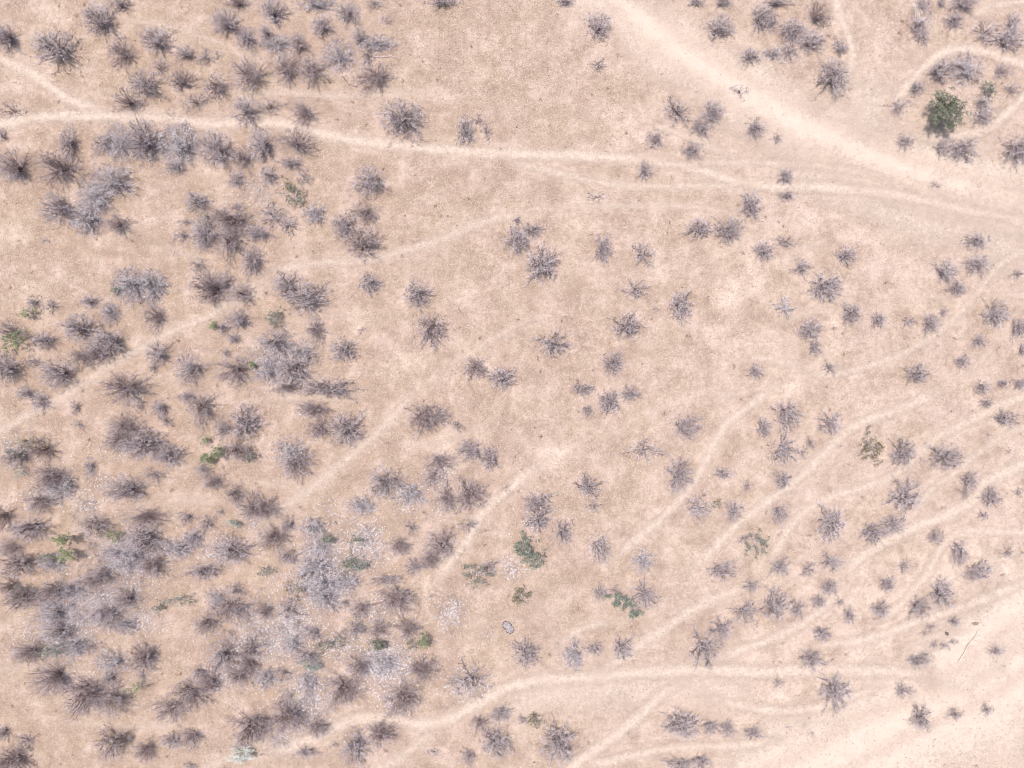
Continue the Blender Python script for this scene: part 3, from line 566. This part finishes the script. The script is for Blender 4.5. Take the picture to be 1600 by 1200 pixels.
GROWN = {}
LOOK = {'b': ["brownish grey", "mauve brown", "bushy brownish"], 'd': ["dense dark grey", "dense bristly", "thick dark"], 'm': ["grey", "ash grey", "twiggy grey"], 'g': ["pale greyish"],
        's': ["sparse", "thin sparse", "open sparse"], 'r': ["reddish brown", "reddish"], 'l': ["pale lavender", "pale fuzzy"], 'f': ["faint reddish"]}
LANDMARKS = [
 ("upper left trail fork", 192, 184), ("big leafy tree", 1483, 168), ("grey rimmed pit", 793, 980), ("pale fallen pole", 1508, 1008),
 ("bright left edge plant", 9, 533), ("olive spread shrub", 1364, 697), ("silvery bottom shrub", 377, 1182), ("rich green bush", 820, 862),
 ("grey green trail shrub", 1187, 852), ("tall bright plant", 95, 855), ("lime sprig pair", 328, 710), ("stretched green plant", 268, 943),
 ("white litter patch", 600, 1035), ("top left corner", 0, 0), ("top right corner", 1600, 0), ("bottom left corner", 0, 1200),
 ("bottom right corner", 1600, 1200), ("dark green upper shrub", 457, 305), ("grey green left shrub", 426, 496), ("straight diagonal trail", 560, 700),
 ("twin central shrubs", 832, 392), ("lone two armed upper shrub", 630, 185), ("top edge middle", 800, 0), ("photo centre", 800, 600),
 ("star shaped right shrub", 1290, 447), ("right edge middle", 1600, 600), ("small olive bottom plant", 836, 1128), ("green bush below centre", 978, 946),
 ("bottom edge middle", 1010, 1200), ("top shrub thicket", 1240, 60), ("left fuzzy thicket", 220, 446), ("lower left green shrub", 77, 1020),
 ("small dark stone", 1478, 989), ("brownish olive shrub", 457, 921), ("lowest right trail bend", 1200, 1050), ("tangled left cluster", 345, 360),
 ("paired upper track shrubs", 1240, 180),
]
SECT = ["right", "upper right", "top", "upper left", "left", "lower left", "bottom", "lower right"]
ORD = ["nearest", "second", "third", "fourth", "fifth", "sixth", "seventh", "eighth", "ninth", "tenth", "eleventh", "twelfth", "thirteenth"]

CAP = 300
order = sorted(range(len(SHRUBS)), key=lambda i: -(SHRUBS[i][2]*SHRUBS[i][3]))
keep = set(order[:CAP])
cells = {}
for i in keep:
    x, y, a, b_, st = SHRUBS[i]
    li = min(range(len(LANDMARKS)), key=lambda k: (LANDMARKS[k][1]-x)**2+(LANDMARKS[k][2]-y)**2)
    dx, dy = x-LANDMARKS[li][1], LANDMARKS[li][2]-y
    d = math.hypot(dx, dy)
    sec = 'at' if d < 14 else SECT[int(round(math.degrees(math.atan2(dy, dx))/45)) % 8]
    cells.setdefault((li, sec), []).append((d, i))
LABEL = {}
for (li, sec), lst in cells.items():
    lst.sort()
    for k, (d, i) in enumerate(lst):
        x, y, a, b_, st = SHRUBS[i]; r = math.sqrt(a*b_)
        size = "tiny" if r < 11 else "small" if r < 15 else "medium" if r < 20.5 else "large" if r < 25 else "very large"
        if a/b_ > 1.55: size += " wide"
        elif b_/a > 1.45: size += " tall"
        look = LOOK[st][(i*7) % len(LOOK[st])]
        lm = LANDMARKS[li][0]
        if sec == 'at':
            w = f"growing at the {lm}" + ("" if k == 0 else f", {ORD[k]} there")
        else:
            side = {"top": "above", "bottom": "below", "left": "left of", "right": "right of"}.get(sec, sec+" of")
            if len(lst) == 1: w = f"{side} {lm}"
            else: w = f"{ORD[k]} {side} {lm}"
        LABEL[i] = f"{size} {look} bare shrub, {w}"

stuffM = []; stuffV, stuffF = [], []; off = 0
shadow_px = []
for i, (x, y, a, b_, st) in enumerate(SHRUBS):
    left = max(0.0, (800-x)/800)
    h = 0.5*(a+b_)*M_PER_PX*(0.95+0.45*left)*(0.75 if st in 'lf' else 1.0)
    sx, sy = a*M_PER_PX*1.03, b_*M_PER_PX*1.03
    X, Y = P(x, y, h*0.42)
    v = PROTO[st][rnd.randrange(len(PROTO[st]))]
    q = rnd.randrange(4); rz = q*math.pi/2 + rnd.uniform(-.2, .2)
    if q % 2: sx, sy = sy, sx
    if rnd.random() < .5: sx_m = -sx
    else: sx_m = sx
    zc = float(gz(X, Y)) - 0.01
    if i in keep:
        root = bpy.data.objects.new("dead_shrub", None); root.empty_display_size = 0.3; COL.objects.link(root)
        root.location = (X, Y, zc); root.rotation_euler = (0, 0, rz); root.scale = (sx_m, sy, h)
        tag(root, LABEL[i], "shrub", "bare shrubs scattered over the dry ground")
        link("branches", v[0], root); link("twigs", v[1], root)
    else:
        vb, fb, vt, ft = v[2]; c, s_ = math.cos(rz), math.sin(rz)
        tri = fb; V = vb*np.array([sx_m, sy, h])
        Vt = vt*np.array([sx_m, sy, h])
        for mi, (W_, F_) in enumerate(((V, fb), (Vt, ft))):
            R = np.column_stack([W_[:, 0]*c-W_[:, 1]*s_+X, W_[:, 0]*s_+W_[:, 1]*c+Y, W_[:, 2]+zc])
            stuffV.append(R); stuffF.append(F_+off); off += len(R); stuffM.append(np.full(len(F_), mi, dtype=np.int32))
if stuffV:
    me = mesh_np("small_shrubs", np.vstack(stuffV), np.vstack(stuffF), MAT_BRANCH)
    me.materials.append(MAT_TWIG); me.polygons.foreach_set("material_index", np.concatenate(stuffM))
    tag(link("small_shrubs", me), "many tiny bare shrubs and twig tufts scattered between the larger ones", "small shrubs", kind="stuff")

# ---------------------------------------------------------------- leafy plants
def leaf_quads(centres, size, r, spread, per):
    """small tilted leaves round each centre"""
    n = len(centres)*per
    c = np.repeat(centres, per, 0) + r.normal(0, 1, (n, 3))*np.array([spread, spread, spread*.6])
    nrm = r.normal(0, 1, (n, 3)); nrm[:, 2] = np.abs(nrm[:, 2])+0.5; nrm /= np.linalg.norm(nrm, axis=1, keepdims=True)
    u = np.cross(nrm, r.normal(0, 1, (n, 3))); u /= np.linalg.norm(u, axis=1, keepdims=True); w = np.cross(nrm, u)
    s = (size*r.uniform(.6, 1.3, n))[:, None]
    V = np.stack([c-u*s, c+w*s*.45+nrm*s*.12, c+u*s, c-w*s*.45+nrm*s*.12], 1)
    V[..., 2] = np.maximum(V[..., 2], 0.02)
    tone = np.repeat(r.rand(n), 4)
    return V.reshape(-1, 3), np.arange(n*4).reshape(-1, 4), tone

def leafy(seed, rx, ry, h, amount, dens=1.0):
    r = np.random.RandomState(seed); R = 0.5*(rx+ry); B, tips = [], []
    ns = max(4, int(6+R*5*amount)); ph = r.uniform(0, 6.28)
    for i in range(ns):
        az = 2*math.pi*(i+r.uniform(-.4, .4))/ns; L = R*(0.82+.2*math.sin(2*az+ph))*r.uniform(.5, 1.25)
        top = np.array([math.cos(az)*L, math.sin(az)*L, h*r.uniform(.55, 1.0)*(1-.35*(L/R)**2)])
        p = np.array([r.normal(0, .06), r.normal(0, .06), 0.0]); k = 5
        mid = top*np.array([.45, .45, .62]) + r.normal(0, .07, 3)
        for j in range(k):
            t = (j+1)/k; q = 2*(1-t)*t*mid + t*t*top + r.normal(0, .03, 3); q[2] = max(q[2], .03)
            B.append([*p, *q, .028*(1-.16*j), .028*(.84-.16*j)])
            if j >= 3:
                tips.append(q)
                for _ in range(2):
                    e = q + r.normal(0, .16+.1*R, 3)*np.array([1, 1, .6]); e[2] = max(e[2], .06)
                    B.append([*q, *e, .010, .005])
                    if r.rand() < .7: tips.append(e)
            p = q
    tips = np.array(tips); keepn = max(3, int(len(tips)*min(1, .45+.5*amount)))
    tips = tips[r.permutation(len(tips))[:keepn]]
    V, F, tn = leaf_quads(tips, 0.066, r, 0.09, max(6, int(23*amount*dens)))
    sc = np.array([rx/R, ry/R, 1])
    vb, fb = tubes(B, 4)
    return vb*sc, fb, V*sc, F, tn

for k, (x, y, a, b_, colr, h, am, lab) in enumerate(GREENS):
    X, Y = P(x, y, h*0.75)
    root = bpy.data.objects.new("silvery_shrub" if colr == 'white' else "green_shrub", None); COL.objects.link(root)
    root.location = (X, Y, float(gz(X, Y))); root.empty_display_size = .3
    tag(root, lab, "shrub" if a > 9 else "small plant", "leafy green plants among the bare shrubs" if colr != 'white' else None)
    vb, fb, V, F, tn = leafy(900+k, a*M_PER_PX, b_*M_PER_PX, h, am*(.85 if colr != 'white' else 1))
    link("branches", mesh_np("branches", vb, fb, MAT_TWIG if colr != 'white' else MAT_BLEACHED), root)
    link("foliage", mesh_np("foliage", V, F, LEAF[colr], attrs={"tone": tn}), root)

def build_tree():
    x, y, a, b_ = TREE; H = 3.0; r = np.random.RandomState(5)
    X, Y = P(x, y, H*.7)
    root = bpy.data.objects.new("leafy_tree", None); COL.objects.link(root); root.location = (X, Y, float(gz(X, Y)))
    tag(root, "largest green tree with a round leafy crown beside the upper right trails", "tree")
    B, L, tips = [], [], []
    p = np.array([0, 0, 0.]); 
    for j in range(4):
        q = p + np.array([r.normal(0, .05), r.normal(0, .05), .28]); B.append([*p, *q, .13-.012*j, .118-.012*j]); p = q
    for i in range(16):
        az = 2*math.pi*(i+r.uniform(-.4, .4))/16; R = a*M_PER_PX*r.uniform(.45, 1.02)*(0.9+.18*math.sin(3*az+1))
        top = np.array([math.cos(az)*R, math.sin(az)*R, H*r.uniform(.55, 1.)*(1-.22*(R/2.1)**2)])
        a0 = p*r.uniform(.6, 1.0); mid = (a0+top)/2+np.array([0, 0, .35])+r.normal(0, .12, 3); pp = a0
        for j in range(6):
            t = (j+1)/6; q = (1-t)**2*a0+2*(1-t)*t*mid+t*t*top+r.normal(0, .04, 3)
            L.append([*pp, *q, .06*(1-.15*j), .06*(.85-.15*j)])
            if j >= 1:
                for _ in range(3):
                    e = q+r.normal(0, .30, 3)*np.array([1, 1, .7]); L.append([*q, *e, .014, .006]); tips.append(e)
                tips.append(q)
            pp = q
    vb, fb = tubes(B, 8); tr = link("trunk", mesh_np("trunk", vb, fb, MAT_BRANCH, True), root)
    vb, fb = tubes(L, 4); link("limbs", mesh_np("limbs", vb, fb, MAT_TWIG), root)
    V, F, tn = leaf_quads(np.array(tips)[r.permutation(len(tips))[:int(len(tips)*.85)]], .078, r, .11, 22)
    link("crown", mesh_np("crown", V, F, LEAF['dark'], attrs={"tone": tn}), root)
build_tree()

# ---------------------------------------------------------------- fallen wood, stone, ash pit
def fallen(pts, r0, label, mat, forks=4, seed=1, z0=.05, cat="branch", name="fallen_branch"):
    r = np.random.RandomState(seed); W_ = [np.array([*P(px, py), 0]) for px, py in pts]
    for w in W_: w[2] = float(gz(w[0], w[1]))+z0+r.uniform(0, .04)
    B, Tw = [], []; n = 6*(len(W_)-1)
    path = [W_[0]]
    for i in range(len(W_)-1):
        for t in np.linspace(0, 1, 7)[1:]:
            path.append(W_[i]+(W_[i+1]-W_[i])*t + np.array([*r.normal(0, .02, 2), 0]))
    o = path[0].copy()
    for j in range(len(path)-1):
        ra, rb = r0*(1-.7*j/len(path)), r0*(1-.7*(j+1)/len(path)); B.append([*(path[j]-o), *(path[j+1]-o), ra, rb])
    for _ in range(forks):
        j = r.randint(len(path)//3, len(path)); p = path[j]-o; d = path[j]-path[j-1]; d /= np.linalg.norm(d)
        e = d+np.array([*r.normal(0, .7, 2), abs(r.normal(0, .3))]); e /= np.linalg.norm(e); 
        for jj in range(3):
            q = p+e*r.uniform(.12, .25)+r.normal(0, .03, 3); Tw.append([*p, *q, r0*.4*(1-.2*jj), r0*.3*(1-.2*jj)]); p = q
    root = bpy.data.objects.new(name, None); COL.objects.link(root); root.location = o
    tag(root, label, cat, "fallen sticks on the ground" if name == "fallen_branch" else None)
    v, f = tubes(B, 5); link("stem", mesh_np("stem", v, f, mat), root)
    if Tw:
        v, f = tubes(Tw, 3); link("side_twigs", mesh_np("side_twigs", v, f, MAT_TWIG), root)

fallen([(1496, 1034), (1512, 1006), (1526, 988)], .055, "long straight bleached pole lying on bare sand near the right edge", MAT_BLEACHED, 9, 3, .10, "pole", "fallen_pole")
fallen([(583, 89), (597, 90), (611, 88), (625, 91)], .028, "thin dark stick lying level, poking right out of upper left shrubs", MAT_TWIG, 4, 4, .12)
fallen([(535, 119), (545, 132), (560, 136)], .030, "forked dark stick beside the level trail at upper left", MAT_BRANCH, 7, 5)
fallen([(548, 868), (549, 850), (552, 835)], .035, "dark leaning stick standing over the pale litter above green plants", MAT_BRANCH, 2, 6, .3)
fallen([(154, 697), (158, 706), (163, 716)], .028, "pale forked stick left of the large lower left thicket", MAT_TWIG, 5, 7)
fallen([(1324, 529), (1337, 526), (1349, 521)], .025, "thin curved stick on open soil below the star shaped right shrub", MAT_TWIG, 4, 8)
fallen([(453, 951), (468, 958), (484, 960)], .05, "dark curved stick below the broad brownish olive shrub", MAT_BRANCH, 1, 10, .2)
fallen([(235, 990), (253, 975), (263, 962)], .025, "broken pale stick on orange soil below the stretched green plant", MAT_TWIG_PALE, 3, 11)
fallen([(670, 1172), (682, 1178), (692, 1176)], .022, "small hooked stick beside the side trail at the bottom", MAT_TWIG, 2, 12)
fallen([(215, 170), (222, 184), (228, 198)], .03, "dark stick crossing the trail at the upper left fork", MAT_BRANCH, 4, 14, .5)
fallen([(674, 1028), (684, 1034), (692, 1041)], .035, "dark curved stick at the right end of the white litter patch", MAT_BRANCH, 3, 15, .3)

def blob(seed, rx, ry, rz, rough=.15, n=14):
    r = np.random.RandomState(seed); V = []; ph = r.uniform(0, 6.28, 6)
    for i in range(n+1):
        th = math.pi*i/n
        for j in range(n*2):
            a_ = math.pi*j/n
            k = 1+rough*(math.sin(2*a_+ph[0])*math.sin(th*2+ph[1])+.6*math.sin(3*a_+ph[2]+th*3)+.4*math.sin(5*a_+ph[3]))
            V.append((rx*k*math.sin(th)*math.cos(a_), ry*k*math.sin(th)*math.sin(a_), rz*k*math.cos(th)))
    I = np.arange((n+1)*2*n).reshape(n+1, 2*n); I2 = np.roll(I, -1, 1)
    return np.array(V), np.stack([I[:-1], I[1:], I2[1:], I2[:-1]], -1).reshape(-1, 4)

def stone_mat():
    m, n, b = new_mat("stone", .9); g = N(n, "ShaderNodeNewGeometry")
    n.links.new(ramp(n, noise(n, g.outputs["Position"], 14, 4), [(.3, (.10, .08, .075)), (.7, (.22, .18, .16))]), b.inputs["Base Color"]); return m
MAT_STONE = stone_mat()
v, f = blob(3, .17, .16, .14)
o = link("stone", mesh_np("stone", v, f, MAT_STONE, True)); o.location = (*P(1478, 989), float(gz(*P(1478, 989)))+.10)
tag(o, "small round dark stone lying on a pale trail near the lower right", "stone")
v, f = blob(5, .27, .17, .09, .2)
m_clod, n_, b__ = new_mat("brown_clod", .95); g_ = N(n_, "ShaderNodeNewGeometry")
n_.links.new(ramp(n_, noise(n_, g_.outputs["Position"], 10, 4), [(.3, (.24, .17, .13)), (.7, (.36, .27, .21))]), b__.inputs["Base Color"])
o = link("earth_clod", mesh_np("earth_clod", v, f, m_clod, True)); o.location = (*P(1523, 974), float(gz(*P(1523, 974)))+.06)
tag(o, "small brown mound of earth above the pale fallen pole", "mound")

def ash_pit():
    X, Y = P(794, 980); r = np.random.RandomState(2)
    root = bpy.data.objects.new("rimmed_pit", None); COL.objects.link(root); root.location = (X, Y, float(gz(X, Y)))
    tag(root, "small two lobed grey pit with a dark broken rim on open soil", "pit")
    def outline(t):   # two lobes: upper left and lower right
        c, s_ = math.cos(t), math.sin(t)
        k = .50+.13*math.cos(2*(t+.85))-.10*math.exp(-((t-3.75)/.35)**2)
        return k*c*.98, k*s_*1.02
    n = 40; ts = [2*math.pi*i/n for i in range(n)]
    V = [(0, 0, .05)]; F = []
    for rr, zz in ((.35, .055), (.7, .05), (.98, .02)):
        for t in ts:
            ox, oy = outline(t); V.append((ox*rr, oy*rr, zz+r.uniform(-.008, .012)))
    for i in range(n): F.append((0, 1+i, 1+(i+1) % n, 1+(i+1) % n))
    for k in range(2):
        for i in range(n):
            a0 = 1+k*n; F.append((a0+i, a0+n+i, a0+n+(i+1) % n, a0+(i+1) % n))
    m, nn, b = new_mat("grey_ash", .95); g = N(nn, "ShaderNodeNewGeometry")
    nn.links.new(ramp(nn, noise(nn, g.outputs["Position"], 9, 4, .7), [(.30, (.20, .16, .16)), (.52, (.34, .29, .29)), (.70, (.62, .57, .56))]), b.inputs["Base Color"])
    bm_me = bpy.data.meshes.new("pit_bed"); bm_me.from_pydata(V, [], [tuple(dict.fromkeys(q)) for q in F]); bm_me.materials.append(m)
    link("pit_bed", bm_me, root)
    SV, SF, of = [], [], 0
    for i in range(26):
        t = 2*math.pi*i/26+r.uniform(-.08, .08)
        if r.rand() < .18: continue
        ox, oy = outline(t); vv, ff = blob(40+i, r.uniform(.05, .085), r.uniform(.04, .06), r.uniform(.05, .09), .15, 6)
        ca, sa = math.cos(t+1.57), math.sin(t+1.57)
        SV.append(np.column_stack([vv[:, 0]*ca-vv[:, 1]*sa+ox, vv[:, 0]*sa+vv[:, 1]*ca+oy, vv[:, 2]+.05])); SF.append(ff+of); of += len(vv)
    link("stone_rim", mesh_np("stone_rim", np.vstack(SV), np.vstack(SF), MAT_STONE, True), root)
ash_pit()

# ---------------------------------------------------------------- litter, straw grass, specks (uncountable)
def flecks(name, X, Y, size, mat, label, cat, tilt=.35, slim=.45, lift=.03, tone=None):
    n = len(X); r = np.random.RandomState(len(name)*7)
    nrm = np.column_stack([r.normal(0, tilt, n), r.normal(0, tilt, n), np.ones(n)]); nrm /= np.linalg.norm(nrm, axis=1, keepdims=True)
    u = np.cross(nrm, r.normal(0, 1, (n, 3))); u /= np.linalg.norm(u, axis=1, keepdims=True); w = np.cross(nrm, u)
    s = np.asarray(size)[:, None]; c = np.column_stack([X, Y, gz(X, Y)+lift+.35*tilt*s[:, 0]])
    V = np.stack([c-u*s, c+w*s*slim, c+u*s, c-w*s*slim], 1).reshape(-1, 3)
    tn = r.rand(n) if tone is None else tone
    me = mesh_np(name, V, np.arange(n*4).reshape(-1, 4), mat, attrs={"tone": np.repeat(tn, 4)})
    tag(link(name, me), label, cat, kind="stuff")

LX, LY, LS, LT = [], [], [], []
for (x, y, a, b_, am, wh) in LITTER:
    n = int(a*b_*am*1.35)
    rr = np.minimum(np.abs(rs.normal(0, .62, n)) + .25*rs.rand(n), 1.9); t = rs.rand(n)*6.283
    clump = rs.normal(0, 7.0, (max(3, n//22), 2)); kk = rs.randint(0, len(clump), n)
    xx = x+a*rr*np.cos(t)+clump[kk, 0]; yy = y+b_*rr*np.sin(t)+clump[kk, 1]
    LX.append((xx-800)*M_PER_PX); LY.append((600-yy)*M_PER_PX); LS.append(rs.uniform(.04, .12, n)); LT.append(np.where(rs.rand(n) < .50*wh, rs.uniform(.6, 1, n), rs.uniform(0, .35, n)))
flecks("leaf_litter", np.concatenate(LX), np.concatenate(LY), np.concatenate(LS), make_fleck("bleached_leaves", (.33, .27, .27), (.74, .70, .69)),
       "white and grey fallen leaves strewn between the lower left shrubs", "leaf litter", tone=np.concatenate(LT))

# fine twig and leaf debris under and round every shrub
DX, DY = [], []
for (x, y, a, b_, st) in SHRUBS:
    n = int(a*b_*{'l': 1.3, 'd': .8, 'm': .8}.get(st, .5)*(1.0 if x < 800 else .75)); rr = np.sqrt(rs.rand(n))*.85 + np.abs(rs.normal(0, .22, n)); t = rs.rand(n)*6.283
    DX.append((x+a*rr*np.cos(t)-800)*M_PER_PX); DY.append((600-y-b_*rr*np.sin(t))*M_PER_PX)
DX = np.concatenate(DX); DY = np.concatenate(DY)
flecks("twig_debris", DX, DY, rs.uniform(.05, .17, len(DX)), make_fleck("debris", (.15, .11, .115), (.60, .53, .56)),
       "lavender grey and brown twig bits lying under and around the shrubs", "debris", slim=.16)

# low tangled dead brush filling the gaps of the thickets
BS = []
for (x, y, a, b_, am, wh) in LITTER:
    if x > 790 and x < 1300: continue
    n = int(a*b_*am*.60)
    nc = max(4, n//26); cx = x+rs.normal(0, .62, nc)*a; cy = y+rs.normal(0, .62, nc)*b_; k = rs.randint(0, nc, n)
    ang = rs.uniform(0, 6.283, n); L = rs.uniform(.12, .42, n); off_ = rs.uniform(0, .45, n)
    bx = (cx[k]-800)*M_PER_PX+np.cos(ang)*off_; by = (600-cy[k])*M_PER_PX+np.sin(ang)*off_
    a2 = ang+rs.normal(0, .5, n); z0 = gz(bx, by)+.02+off_*.35*rs.rand(n)
    BS.append(np.column_stack([bx, by, z0, bx+np.cos(a2)*L, by+np.sin(a2)*L, z0+rs.uniform(0, .22, n), rs.uniform(.006, .014, n), rs.uniform(.003, .007, n)]))
BS = np.concatenate(BS); vb, fb = tubes(BS, 3)
me = mesh_np("dead_brush", vb, fb, MAT_TWIG_MAUVE); me.materials.append(MAT_BRANCH_RED); me.materials.append(MAT_TWIG_PALE)
me.polygons.foreach_set("material_index", np.repeat(rs.choice([0, 1, 2], len(BS), p=[.34, .28, .38]).astype(np.int32), 3))
tag(link("dead_brush", me), "low tangle of fine dead twigs between the lower left shrubs", "brush", kind="stuff")

# dry straw grass, thinner on trails
n = 150000
X = rs.uniform(-52, 52, n); Y = rs.uniform(-40, 40, n)
pat = np.sin(X*.5+2*np.sin(Y*.31))*np.cos(Y*.43+1.7*np.sin(X*.27))
kp = (rs.rand(n) > barren(X, Y)*.95) & (rs.rand(n) < .62+.3*pat)
X, Y = X[kp], Y[kp]
flecks("dry_grass", X, Y, rs.uniform(.05, .15, len(X)), make_fleck("straw", (.30, .215, .145), (.74, .62, .49)),
       "short pale straw grass covering the soil between the trails", "dry grass", tilt=.7, slim=.15, lift=.02)

# withered brown tufts standing in the grass
nt_ = 420; tx_ = rs.uniform(-48, 48, nt_); ty_ = rs.uniform(-36, 36, nt_); kp = barren(tx_, ty_) < .3; tx_, ty_ = tx_[kp], ty_[kp]
rep = 12; bx = np.repeat(tx_, rep)+rs.normal(0, .06, len(tx_)*rep); by = np.repeat(ty_, rep)+rs.normal(0, .06, len(tx_)*rep)
sz = np.repeat(rs.uniform(.10, .34, len(tx_)), rep); an = rs.uniform(0, 6.283, len(bx)); zz = gz(bx, by)
seg = np.column_stack([bx, by, zz, bx+np.cos(an)*sz*rs.uniform(.4, 1.2, len(bx)), by+np.sin(an)*sz*rs.uniform(.4, 1.2, len(bx)), zz+sz*rs.uniform(.2, .9, len(bx)), np.full(len(bx), .008), np.full(len(bx), .004)])
vb, fb = tubes(seg, 3)
tag(link("withered_tufts", mesh_np("withered_tufts", vb, fb, MAT_BRANCH_RED)), "tiny withered brown tufts dotted over the open grass", "withered tufts", kind="stuff")

# dark droppings, pebbles and twig bits scattered mostly over the right hand trails
n = 5200
X = np.concatenate([rs.uniform(-50, 50, n), rs.uniform(10, 50, n)]); Y = np.concatenate([rs.uniform(-38, 38, n), rs.uniform(-38, 10, n)])
bb = barren(X, Y, 1.5); kp = rs.rand(2*n) < .12+.55*bb; X, Y = X[kp], Y[kp]
flecks("dark_specks", X, Y, rs.uniform(.02, .065, len(X)), make_fleck("specks", (.10, .075, .065), (.30, .22, .18)),
       "tiny dark pebbles and bits scattered over the pale trails", "pebbles", slim=.7, lift=.05)
print("shrubs", len(SHRUBS), "greens", len(GREENS), "dup labels", len(LABEL)-len(set(LABEL.values())))
print(max(len(v.replace(',', '').split()) for v in LABEL.values()))
